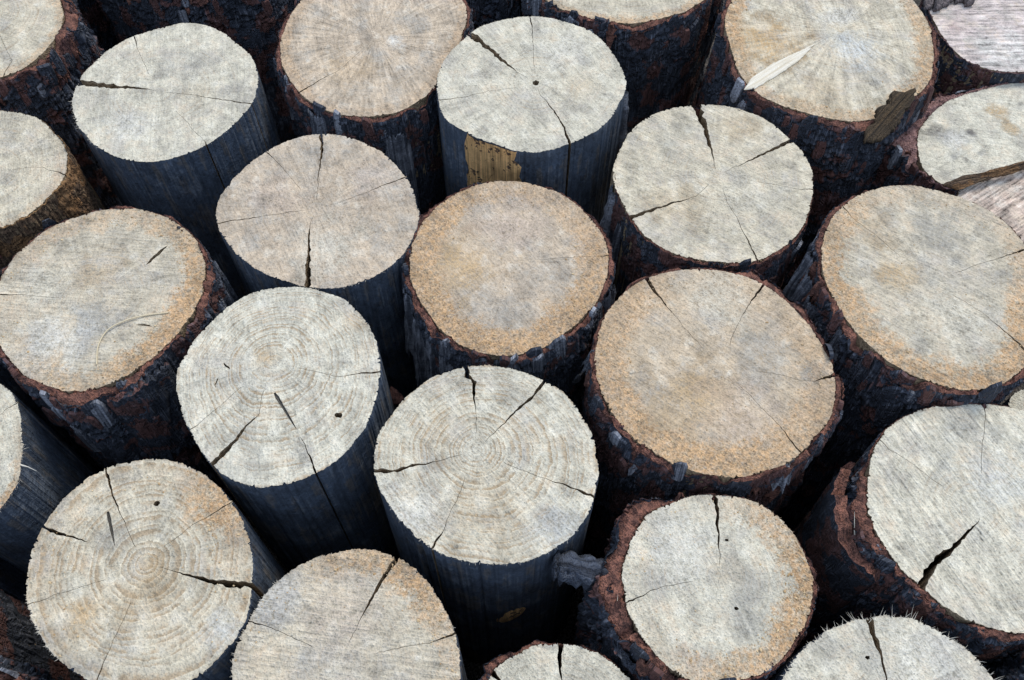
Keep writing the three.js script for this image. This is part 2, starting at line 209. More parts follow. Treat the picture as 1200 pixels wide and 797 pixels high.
  R: { label: 'bare pale log with a tan crack at lower left and a small round hole', at: [-0.259, 0.06], h: 0.466, r: 118.2, f: [-0, -0.2, -7.5, 3.2, -1.2, -1.9, 1.2, 0, -0.4, 0.5, 0.6, -0.4, -0.2, -0.6, 0, 0.3], tone: 'white', saw: [75, 0.3], fuzz: [[300, 360, 15, 3]], pith: [-13, -20], ring: [5.5, 0.6], blot: [[-22, -26, 22, 'tan', 0.4], [-59, -15, 30, 'grey', 0.2], [-20, 105, 30, 'grey', 0.3], [70, -78, 22, 'tan', 0.25]], greys: [[[-4, 19], [11, 41], [26, 63]]], cracks: [{ w: 6.3, p: [[-59.7, 108.7], [-49, 93.1], [-34.5, 72.2], [-17, 43.5]] }, { w: 2.1, p: [[54.3, 116.4], [43.5, 95.1], [31.5, 72.2]], ext: 0 }, { w: 2.1, p: [[110.1, -8], [86.4, -5.8], [62.8, -2.5]] }, { w: 1.5, p: [[-93.2, 67.2], [-80.8, 60]] }, { w: 2.5, p: [[-67.5, -20.2], [-58.2, -11.3]] }, { w: 1.5, p: [[-69.9, -1.4], [-70.1, 12.7]] }], holes: [[70, 46.6, 3.3]] },
  S: { label: 'bare log with rings around a pale pith and a stepped crack at the top', at: [-0.026, 0.156], h: 0.462, r: 116.1, f: [-0, -0, 2.4, 3.4, -1.7, 0.1, -0.2, -0.2, -0.9, 0.1, 0.3, -0.3, 0, -0.1, 0.1, -0.2], tone: 'pale', saw: [50, 0.35], fuzz: [[40, 160, 60, 4]], pith: [-12, -10], ring: [5.2, 0.7], blot: [[-15, -10, 26, 'pale', 0.6], [0, 59, 70, 'tan', 0.22], [-48, -38, 40, 'tan', 0.18], [-79, 59, 40, 'white', 0.4], [70, 78, 40, 'blue', 0.4], [-63, 22, 30, 'grey', 0.2]], cracks: [{ w: 6.3, p: [[-26.8, -112.7], [-23.6, -101.6], [-14.7, -92.8], [-14.9, -58.4]] }, { w: 3.8, p: [[63.8, -96.1], [37.7, -63.7], [7, -28.4]] }, { w: 4.5, p: [[-121.1, 14.2], [-95.2, 12.3], [-73, 6.4], [-47.9, 2.5]] }, { w: 2.8, p: [[112.1, 43.7], [84.3, 31.5], [62.2, 22.9]] }, { w: 2.6, p: [[-54.8, 99.7], [-49.3, 88.3], [-42.2, 74]] }] },
  T: { label: 'bare log with bold rings and a black wedge crack at its right, lower left', at: [-0.369, 0.272], h: 0.456, r: 114.4, f: [-0.1, -0.1, -0.9, 10.1, -1.1, 1, -0.7, -0.5, -0.3, -0.2, 0.1, -0.3, 0.1, -0.1, 0, 0], tone: 'cream', tan: [0.15, 0, 0, 0.1, 0.2, 0.1, 0.1, 1], tanw: 34, saw: [60, 0.2], fuzz: [[120, 170, 30, 6]], ray: 1, pith: [2, -4], ring: [7, 0.85], blot: [[-45, 45, 28, 'tan', 0.55], [9, 28, 40, 'tan', 0.3], [-35, -32, 20, 'grey', 0.4], [90, 61, 30, 'blue', 0.4], [-34, 100, 30, 'grey', 0.4], [-60, 20, 20, 'pale', 0.4], [2, -5, 20, 'tan', 0.3]], greys: [[[-49, -59], [-40, -39], [-33, -23]]], cracks: [{ w: 6.3, p: [[113.7, 17.6], [90.8, 16.8], [64.9, 13.4], [31.9, 4.9]] }, { w: 2.7, p: [[-62.3, -106.5], [-47, -77.7], [-27.4, -48]] }, { w: 3.5, p: [[-111.9, -43.5], [-87.6, -34.4], [-58.5, -26.4]], ext: 0 }, { w: 1.3, p: [[79, -71.1], [59.9, -59], [41.5, -45.3]] }, { w: 1.6, p: [[-18.8, 107.3], [-14.2, 84.5]] }, { w: 1.2, p: [[-104.3, 36.7], [-90, 31.8]] }], holes: [[-0.3, -68.3, 3.1]] },
  U: { label: 'bare log with a browned top rim at the bottom, left of centre', at: [-0.155, 0.349], h: 0.454, r: 99.7, f: [-0, -0.4, 7, 2.3, -0.9, 4.5, 0, 0.1, 0.2, 1.2, -0.5, -0.5, 0, 0.3, -0.2, -0.2], tone: 'greyc', tan: [0.4, 0, 0, 0, 0.1, 0.1, 0.7, 0.9], tanw: 22, saw: [8, 0.7], fuzz: [[150, 220, 50, 6]], pith: [-6, 11], ring: [5, 0.1], blot: [[-79, -49, 40, 'blue', 0.4], [-10, -33, 60, 'pinkb', 0.25], [-45, 15, 30, 'grey', 0.3]], cracks: [{ w: 5.1, p: [[38, -87.4], [27, -64.2], [8.7, -24.5]] }, { w: 2, p: [[101.4, -14.9], [90.1, -10.1], [76.5, -4.6]] }, { w: 1.3, p: [[-102.8, -26.1], [-76.3, -19.7]] }] },
  V: { label: 'barked log with two cracks cut off by the bottom edge, at the centre', at: [0.043, 0.403], h: 0.438, r: 68.8, f: [0, 0, 6.7, -1.1, 0.1, 0.3, 0.8, -0.1, 0.1, -0.2, 0.1, -0.3, -0, -0, -0, 0], bark: [1.6, 3.3, 4.9, 6.6, 7.4, 5.7, 2.5, 0.8], barkred: 0.6, tone: 'pale', saw: [40, 0.3], pith: [1, 0], ring: [5, 0.1], cracks: [{ w: 5, p: [[4.4, -63.7], [2.3, -45.5], [2.5, -26.2]] }, { w: 4.9, p: [[-64.9, -36.9], [-55.1, -29.2], [-47.7, -21.6]] }] },
  W: { label: 'barked log with a pale face, one top crack and a branch stub', at: [0.203, 0.285], h: 0.454, r: 93.2, f: [-0.1, -0.1, -0, -3.9, 0.8, -1.5, -0.3, 0.3, -0.3, 0.2, 0.3, 0.1, 0.3, 0.1, 0.1, -0.1], bark: [4.1, 4.1, 6.6, 18, 19, 17, 3.3, 2.5], barkred: 0.5, tone: 'pale', tan: [1, 1, 0.7, 0.2, 0.05, 0.05, 0.1, 0.7], tanw: 24, saw: [70, 0.25], fuzz: [[230, 330, 40, 5]], ray: 0.8, pith: [3, -6], ring: [5, 0.12], blot: [[12, 32, 30, 'grey', 0.35], [10, -10, 20, 'tan', 0.2], [-30, -36, 50, 'white', 0.3], [33, 7, 40, 'grey', 0.2]], cracks: [{ w: 4.5, p: [[8.9, -91.1], [8, -63.2], [6, -27.3]] }, { w: 1.5, p: [[-92, 21.1], [-77.4, 15.3], [-63.4, 8.7]] }], holes: [[15.8, -42.4, 1.6], [15.8, 26.1, 1.7]] },
  X: { label: 'shaggy fibred pale log in the bottom right, cut off by the bottom edge', at: [0.346, 0.398], h: 0.458, r: 88.2, f: [0.2, -0.3, 13.7, -4.2, -0.6, 2.4, 1.6, -0.8, 0.3, 1.1, 0.2, -0.2, 0.2, 0.3, 0.1, -0.1], bark: [0.8, 0.8, 0.8, 0.8, 0.8, 0.8, 0.8, 0.8], barkred: 0.2, tone: 'pale', saw: [65, 0.3], fuzz: [[232, 358, 48, 17], [180, 365, 110, 5]], pith: [-1, -3], ring: [5, 0.12], blot: [[40, -40, 50, 'white', 0.3], [-25, -40, 40, 'grey', 0.2]], cracks: [{ w: 6.2, p: [[-1.9, -78.3], [0.5, -56], [3.2, -29], [2, -10.3]] }], holes: [[-11.1, -40.4, 2]] },
  Y: { label: 'large log at the right edge with a peeling red bark slab on its left side', at: [0.493, 0.204], h: 0.454, r: 121.7, f: [-0.3, 0.1, -0.6, -7.5, -1.2, -4.7, -0.4, -0.7, -0.7, 0.9, -0.2, -0.1, 0.4, 0, 0.1, -0.1], bark: [3.3, 4.1, 7.4, 11.5, 12.3, 3.3, 0.8, 0.8], barkred: 0.55, tone: 'pale', saw: [65, 0.9], fuzz: [[60, 110, 15, 5]], pith: [-7, 9], ring: [6, 0.1], blot: [[-108, -22, 12, 'dark', 0.5], [-12, -69, 50, 'grey', 0.2], [23, -29, 60, 'blue', 0.35], [-8, 45, 40, 'pale', 0.3]], cracks: [{ w: 9.3, p: [[-90.3, 87.9], [-75.3, 69.2], [-47.3, 44.8], [-12.1, 18.7]] }, { w: 1.5, p: [[33.2, -118], [28.9, -99.9]] }, { w: 1.4, p: [[-93.8, -74.1], [-85.2, -62.9]] }] },
  Z: { label: 'bare log at the left edge with smooth blue grey side and torn tan rim', at: [-0.605, 0.128], h: 0.438, r: 77.1, f: [-0.3, -0.2, -9.4, 14.6, -1.4, 0.4, -2, -2.2, -0, -0.3, 0.5, -0, 0.2, -0.1, 0.2, 0.2], tone: 'pale', tan: [0.3, 0.9, 0.3, 0, 0, 0, 0, 0], tanw: 10, saw: [60, 0.3], fuzz: [[0, 70, 25, 6]], pith: [2, 0], ring: [5, 0.2], cracks: [{ w: 1.6, p: [[44.3, -53.2], [31.2, -42.3]] }] },
  a: { label: 'small piece of a pale log showing at the right edge below the largest log', at: [0.65, 0.059], h: 0.39, r: 43.6, f: [0.2, 0.3, 8.3, -2.1, -1.3, -1.5, 1.6, -0.5, -0.6, -0, 0.3, 0.2, 0, -0.8, 0.2, -0.8], bark: [0.8, 0.8, 0.8, 0.8, 0.8, 0.8, 0.8, 0.8], barkred: 0.3, tone: 'pale', saw: [30, 0.3], pith: [-9, 1], ring: [5, 0.15], cracks: [] },
  b: { label: 'small dark barked log at the top edge, behind the log with the pith hole', at: [-0.03, -0.8], h: 0.43, r: 71.2, f: [-0, 0.7, -22, -0.2, -0.1, 2.5, 4.2, 0.5, -0.6, -0.1, -1.7, -0.3, -0.1, 1.6, 0.8, -0.3], bark: [9.8, 9.8, 9.8, 9.8, 9.8, 9.8, 9.8, 9.8], barkred: 0.35, tone: 'cream', saw: [10, 0.3], pith: [1, 0], ring: [5, 0.2], cracks: [] },
  c: { label: 'dark log low in the bottom left corner, only its brown bark in view', at: [-0.51, 0.411], h: 0.43, r: 51.8, f: [0, 0.1, 5.9, 8.6, 0, 0, -1.4, 1.4, 0.5, 0.1, -0.7, 0.8, -0.3, -0.3, 0.5, -0.4], bark: [11.5, 11.5, 11.5, 11.5, 11.5, 11.5, 11.5, 11.5], barkred: 0.5, tone: 'cream', saw: [10, 0.3], pith: [-1, 1], ring: [5, 0.2], cracks: [] },
};
const around = (v, th) => { const u = ((th / (2 * Math.PI)) * 8 % 8 + 8) % 8, i = Math.floor(u), f = sm(0, 1, u - i); return mix(v[i % 8], v[(i + 1) % 8], f); };
const TONE = { pale: [.635, .59, .465], white: [.675, .635, .51], cream: [.605, .54, .405], greyc: [.55, .485, .365], pinky: [.53, .425, .31], tanny: [.53, .42, .29], pink: [.53, .41, .33], lilac: [.6, .51, .475] };
const SPOT = { grey: [.33, .32, .29], dark: [.13, .12, .11], white: [.68, .665, .61], tan: [.485, .335, .175], pale: [.62, .585, .48], blue: [.53, .545, .53], pink: [.42, .3, .28], pinkb: [.54, .43, .35] };

function outline(L, seed) {
  const f = L.f, r = rng(seed + 900), N = 440, jag = []; for (let i = 0; i < N; i++) jag.push((r() - .5) * .0013 + (r() < .09 ? -.003 * r() : 0));
  const R = (th) => { let q = L.r; for (let k = 0; k < 8; k++) q += f[2 * k] * Math.cos((k + 1) * th) + f[2 * k + 1] * Math.sin((k + 1) * th); return q / 1000 + .0012 * at(N_MID, th / 6.2832 * .5, seed * .013) + .0008 * at(N_LOW, th / 6.2832, seed * .017); };
  const rim = [], inner = [];
  const items = [];
  for (const c of L.cracks) {
    const p = c.p.map((q) => [q[0] / 1000, q[1] / 1000]), th0 = Math.atan2(p[0][1], p[0][0]);
    const onRim = R(th0) - Math.hypot(p[0][0], p[0][1]) < .012;
    const line = [];                                          // resample, with a wandering midline
    if (onRim) p[0] = [R(th0) * Math.cos(th0), R(th0) * Math.sin(th0)];
    for (let i = 0; i + 1 < p.length; i++) { const d = Math.hypot(p[i + 1][0] - p[i][0], p[i + 1][1] - p[i][1]), n = Math.max(2, Math.round(d / .0035)); for (let k = 0; k < n; k++) line.push([mix(p[i][0], p[i + 1][0], k / n), mix(p[i][1], p[i + 1][1], k / n)]); }
    line.push(p[p.length - 1]); const nMain = line.length - 1;
    if (onRim && (c.ext ?? 1)) { const e = p[p.length - 1], T = [L.pith[0] / 1000, L.pith[1] / 1000], d = Math.hypot(T[0] - e[0], T[1] - e[1]) * .62, m = Math.floor(d / .0035); for (let k = 1; k <= m; k++) line.push([mix(e[0], T[0], k / m * .62), mix(e[1], T[1], k / m * .62)]); }
    const n = line.length - 1, w = c.w / 1000, A = [], B = []; let wob = 0;
    for (let k = onRim ? 0 : 1; k < n; k++) {
      const a = line[Math.max(0, k - 1)], b = line[Math.min(n, k + 1)], l = Math.hypot(b[0] - a[0], b[1] - a[1]) || 1, dx = (b[0] - a[0]) / l, dz = (b[1] - a[1]) / l, s = Math.min(1, k / (onRim ? nMain : n));
      const hw = onRim ? Math.max(k > nMain ? .00022 : .0003, w * .5 * Math.pow(1 - s, .75) * (1 + .3 * at(N_MID, k * .021, seed * .07))) : Math.max(.0003, w * .5 * Math.pow(Math.sin(Math.PI * s), .6));
      wob = k ? clamp(wob + (r() - .5) * .0017, -.0019, .0019) : 0;
      const q = k ? 1 : 0, a1 = hw * (1 + q * .5 * (r() - .5)), b1 = hw * (1 + q * .5 * (r() - .5));
      A.push([line[k][0] - dz * a1 + dz * wob, line[k][1] + dx * a1 - dx * wob]); B.push([line[k][0] + dz * b1 + dz * wob, line[k][1] - dx * b1 - dx * wob]);
    }
    if (onRim) items.push({ th: (th0 + 2 * Math.PI) % (2 * Math.PI), half: (w * .5) / R(th0), path: [...A, line[n], ...B.reverse()] });
    else inner.push({ pts: [line[0], ...A, line[n], ...B.reverse()], depth: .05, shade: 1 });
  }
  for (const [x, z, q] of L.holes ?? []) { const pts = []; for (let k = 0; k < 12; k++) { const a = k / 12 * 2 * Math.PI, rr = q / 1000 * (.75 + .5 * r()); pts.push([x / 1000 + 1.15 * rr * Math.cos(a), z / 1000 + rr * Math.sin(a)]); } inner.push({ pts, depth: .03, shade: 1 }); }
  for (const g of L.greys ?? []) {                            // shallow scars on the face
    const A = [], B = [], n = 14;
    for (let k = 0; k <= n; k++) { const s = k / n * (g.length - 1), i = Math.min(g.length - 2, Math.floor(s)), x = mix(g[i][0], g[i + 1][0], s - i) / 1000, z = mix(g[i][1], g[i + 1][1], s - i) / 1000, l = Math.hypot(g[i + 1][0] - g[i][0], g[i + 1][1] - g[i][1]), dx = (g[i + 1][0] - g[i][0]) / l, dz = (g[i + 1][1] - g[i][1]) / l, hw = .0019 * Math.pow(1 - k / n, .8) * Math.min(1, .3 + k * .35) * (.8 + .4 * r()) + .0003; A.push([x + dz * hw, z - dx * hw]); B.push([x - dz * hw, z + dx * hw]); }
    inner.push({ pts: [...A, ...B.reverse()], depth: .0022, shade: 0 });
  }
  for (let i = 0; i < N; i++) {
    const th = i / N * 2 * Math.PI;
    if (items.some((c) => { let d = Math.abs(th - c.th); d = Math.min(d, 2 * Math.PI - d); return d < c.half + .004; })) continue;
    const q = R(th) + jag[i]; items.push({ th, rim: [q * Math.cos(th), q * Math.sin(th)] });
  }
  items.sort((a, b) => a.th - b.th);
  for (const c of items) { if (c.rim) rim.push([...c.rim, 0, c.th]); else for (const p of c.path) rim.push([p[0], p[1], 1, c.th]); }
  return { R, rim, inner };
}

function faceMaterial(L, R, S, seed, name) {
  const n = 512, r = rng(seed), ox = r(), oy = r(), base = TONE[L.tone], [px, pz] = L.pith, [space, ringK] = L.ring, sawA = L.saw[0] * Math.PI / 180, sawK = L.saw[1], ca = Math.cos(sawA), sa = Math.sin(sawA);
  const bump = new Float32Array(n * n), stain = L.stain ?? .26, wobA = r() * 6, sp = [1, .8, 1.3, .9, 1.15, .7].map((k) => k * space), cum = [0]; for (const k of [...sp, ...sp, ...sp, ...sp, ...sp, ...sp, ...sp, ...sp]) cum.push(cum[cum.length - 1] + k * (.5 + 1.0 * r()));
  const cSaw = L.tone === 'pink' || L.tone === 'lilac' ? 1.6 : 1;
  const map = colourTexture(n, (i, j, o) => {
    const x = ((i + .5) / n - .5) * 2 * S, z = ((j + .5) / n - .5) * 2 * S, X = x / 1000, th = Math.atan2(z, x), rad = Math.hypot(x, z), edge = R(th) * 1000 - rad;
    const low = at(N_LOW, x / 190 + ox, z / 190 + oy), low2 = at(N_LOW, x / 110 + oy, z / 110 + ox + .37), mid = at(N_MID, x / 130 + oy, z / 130 + ox), g = at(N_GRAIN, x / 190 + ox, z / 190), g2 = at(N_GRAIN, x / 330 + oy, z / 330 + ox);
    const s = x * ca + z * sa, t = -x * sa + z * ca, saw = cSaw > 1 ? at(N_STREAK, s / 420 + ox, t / 520 + oy) : at(N_STREAK, s / 300 + ox, t / 260 + oy), saw2 = at(N_STREAK, s / 130 + oy, t / 420 + low * .006);
    // annual rings about the pith, uneven in width and wandering a little
    const dx = x - px, dz = z - pz, pa = Math.atan2(dz, dx), pd = Math.hypot(dx, dz), fade = clamp(pd / L.r), pr = pd * mix(1, L.r / (R(pa) * 1000 + (px * Math.cos(pa) + pz * Math.sin(pa)) * -1), fade) * (1 + .03 * Math.sin(pa + wobA)) + 1.2 * low + .45 * mid;
    let k = 0; while (k < cum.length - 2 && cum[k + 1] < pr) k++;
    const ph = clamp((pr - cum[k]) / (cum[k + 1] - cum[k])), late = sm(.3, .93, ph) * (1 - sm(.95, 1, ph)) * (.68 + .32 * Math.sin(k * 2.4 + seed)), ring = (ringK * 1.7 + (L.tone === 'pink' || L.tone === 'lilac' ? 0 : .12)) * late * clamp(.5 + .5 * low2 + .2 * mid, 0, 1.3) * clamp(1.25 - pr / (1.5 * L.r), .35, 1);
    const ray = at(N_STREAK, pr / 300 + ox, pa / (2 * Math.PI) * 1.0 + oy);
    let v = 1 + .13 * g + .14 * g2 + .06 * mid + .12 * low + (.05 + sawK * .11) * cSaw * saw + (.03 + sawK * .06) * saw2 + .07 * ray * (L.ray ?? 1);
    const C = [base[0], base[1], base[2]];
    const blend = (c, w) => { for (let q = 0; q < 3; q++) C[q] = mix(C[q], c[q], w); };
    blend(SPOT.grey, clamp(stain * (.35 + .8 * low2 + .2 * g2 + .25 * mid)) * .9);
    blend([.5, .4, .285], clamp(.34 * low + .14 * mid - .08)); blend([.68, .655, .57], clamp(-.3 * low2 - .1)); blend([.4, .375, .33], clamp(.5 * at(N_LOW, x / 260 + oy, z / 260 + ox + .7) + .1 * mid - .08));
    blend([.42, .33, .22], clamp(1.6 * ring * (1 + .25 * g + .2 * mid))); v *= 1 + .3 * ringK * (sm(.2, .0, ph) - .3) * clamp(1.2 - pr / (1.3 * L.r), .2, 1);
    for (const [bx, bz, br, key, bw] of L.blot ?? []) { const d = Math.hypot(x - bx, z - bz) / br + .3 * low + .18 * mid; if (d < 1.1) blend(SPOT[key], Math.min(1, bw * 1.4) * sm(1.05, .2, d) * clamp(.85 + .35 * g2 + .35 * mid)); }
    if (L.tan) {                                              // sandy grained outer zone
      const w = L.tanw * (1.2 + .24 * low + .16 * mid), k2 = around(L.tan, th) * sm(w * 1.2, w * .55, edge + 1.8 * g), gr = at(N_GRAIN, x / 400 + .2, z / 400 + .6);
      if (k2 > 0) { blend([.44, .285, .155], clamp(k2 * (.85 + .3 * mid))); v *= 1 + k2 * (.26 * gr + .16 * g + .14 * mid); blend([.2, .125, .06], clamp(k2 * sm(.75, 1.5, gr + .3 * mid) * .7)); blend([.72, .58, .38], clamp(k2 * sm(.7, 1.5, -gr) * .6)); }
    }
    const fleck = sm(1.0, 1.6, g + .4 * g2 - .1 * low + .2 * saw); blend([.2, .17, .13], fleck * .65);
    blend([.27, .22, .165], sm(1.7, .1, edge + .7 * mid) * .45 * clamp(.5 + .6 * mid));   // torn, dirty outermost fibres
    for (let q = 0; q < 3; q++) o[q] = C[q] * v;
    bump[j * n + i] = .5 + .13 * g + .1 * g2 + .07 * mid + sawK * .13 * saw + .05 * ray * (L.ray ?? 1) - .1 * ring + (L.tan ? .12 * around(L.tan, th) * sm(L.tanw, L.tanw * .6, edge) * at(N_GRAIN, x / 400 + .2, z / 400 + .6) : 0);
  });
  const m = std({ map, bumpMap: bumpTexture(n, (i, j) => bump[j * n + i]), bumpScale: 0.0021, roughness: 0.93 }); m.name = name; return m;
}

// a few irregular, slightly cupped bark flakes shared by all the barked logs
const flakeGeos = [];
for (let v = 0; v < 7; v++) {
  const r = rng(60 + v), n = 11, w = .006 + .007 * r(), h = .013 + .016 * r(), t = .0016 + .0016 * r(), P = [], pos = [], uv = [], idx = [];
  for (let i = 0; i < n; i++) { const a = i / n * 2 * Math.PI, q = .72 + .45 * r(); P.push([w * q * Math.sign(Math.cos(a)) * Math.pow(Math.abs(Math.cos(a)), .7), h * q * Math.sign(Math.sin(a)) * Math.pow(Math.abs(Math.sin(a)), .7)]); }
  const put = (x, y, z) => { pos.push(x, y, z); uv.push(x / BT + v * .13, y / BT + v * .29); return pos.length / 3 - 1; };
  const cup = (x) => -18 * x * x, top = P.map(([x, y]) => put(x * .9, y * .95, t + cup(x))), c = put(0, 0, t * 1.4);
  for (let i = 0; i < n; i++) idx.push(top[i], top[(i + 1) % n], c);
  const s1 = P.map(([x, y]) => put(x * .9, y * .95, t + cup(x))), s0 = P.map(([x, y]) => put(x, y, -t * .5 + cup(x)));
  for (let i = 0; i < n; i++) { const j = (i + 1) % n; idx.push(s0[i], s0[j], s1[j], s0[i], s1[j], s1[i]); }
  flakeGeos.push(geo(pos, idx, uv));
}

function spikes(list) {                                       // thin bent fibres: [base point, direction, length, width]
  const pos = [], idx = [];
  for (const [b, d, len, w] of list) {
    const side = new THREE.Vector3().crossVectors(d, new THREE.Vector3(.3, 1, .2)).normalize(), up = new THREE.Vector3().crossVectors(side, d).normalize(), i0 = pos.length / 3;
    for (const [s, k, bend] of [[0, 1, 0], [.55, .7, .06], [1, 0.08, .22]]) for (let q = 0; q < 3; q++) {
      const a = q / 3 * 2 * Math.PI, p = b.clone().addScaledVector(d, s * len).addScaledVector(side, Math.cos(a) * w * k + bend * len * .5).addScaledVector(up, Math.sin(a) * w * k * .7 - bend * len * .4);
      pos.push(p.x, p.y, p.z);
    }
    for (let k = 0; k < 2; k++) for (let q = 0; q < 3; q++) { const a = i0 + k * 3 + q, b2 = i0 + k * 3 + (q + 1) % 3; idx.push(a, b2, b2 + 3, a, b2 + 3, a + 3); }
  }
  return geo(pos, idx);
}

// a piece of bark standing off the log: an arc of shell between two angles
function barkArc(R, a0, a1, gap, thick, top, length, seed, lean = 0, edge = 0, na = 26) {
  const r = rng(seed), ny = na > 20 ? 16 : 7, pos = [], uv = [], idx = [], rag = [], rag2 = []; for (let i = 0; i <= na; i++) { rag.push((r() - .5) * (edge ? .018 : .008)); rag2.push((r() - .5) * .03); }
  const grid = (f) => { const i0 = pos.length / 3; for (let j = 0; j <= ny; j++) for (let i = 0; i <= na; i++) { const [x, y, z, u, v] = f(i / na, j / ny, i); pos.push(x, y, z); uv.push(u, v); } for (let j = 0; j < ny; j++) for (let i = 0; i < na; i++) { const a = i0 + j * (na + 1) + i; idx.push(a, a + 1, a + na + 2, a, a + na + 2, a + na + 1); } };
  const wave = (s) => Math.sin(Math.PI * clamp(s)) ** .5;
  const pt = (s, y, off) => { const th = mix(a0, a1, s), q = R(th) + gap * (.4 + .6 * wave(s)) + off * (.45 + .55 * wave(s)) + lean * (y - top + length) / length; return [q * Math.cos(th), y, q * Math.sin(th), th * .13 / BT, y / BT]; };
  const yAt = (s, t, i) => mix(top + rag[i] - .01 * (1 - wave(s)), top - length + rag2[i], t);
  grid((s, t, i) => { const y = yAt(s, t, i), h = at(BARK_H, mix(a0, a1, s) * .13 / BT, y / BT); return pt(s, y, thick + (h - .5) * .005); });
  grid((s, t, i) => pt(1 - s, yAt(1 - s, t, na - i), .0012 * at(N_MID, s * 3, t * 3)));
  grid((s, t, i) => { const y = yAt(s, 0, i), e = at(N_MID, s * 2 + .3, t * .5) * .0015; const h = at(BARK_H, mix(a0, a1, s) * .13 / BT, y / BT); const p = pt(s, y + e * Math.sin(Math.PI * t), mix(0, thick + (h - .5) * .005, t)); p[3] = p[0] / .22; p[4] = p[2] / .22; return p; });
  for (const s of [0, 1]) grid((q, t) => pt(s, yAt(s, t, s * na), q * thick));
  const cut = idx.slice(2 * na * ny * 6, 3 * na * ny * 6), rest = [...idx.slice(0, 2 * na * ny * 6), ...idx.slice(3 * na * ny * 6)];
  return edge ? [geo(pos, rest, uv), geo(pos, cut, uv)] : geo(pos, idx, uv);
}

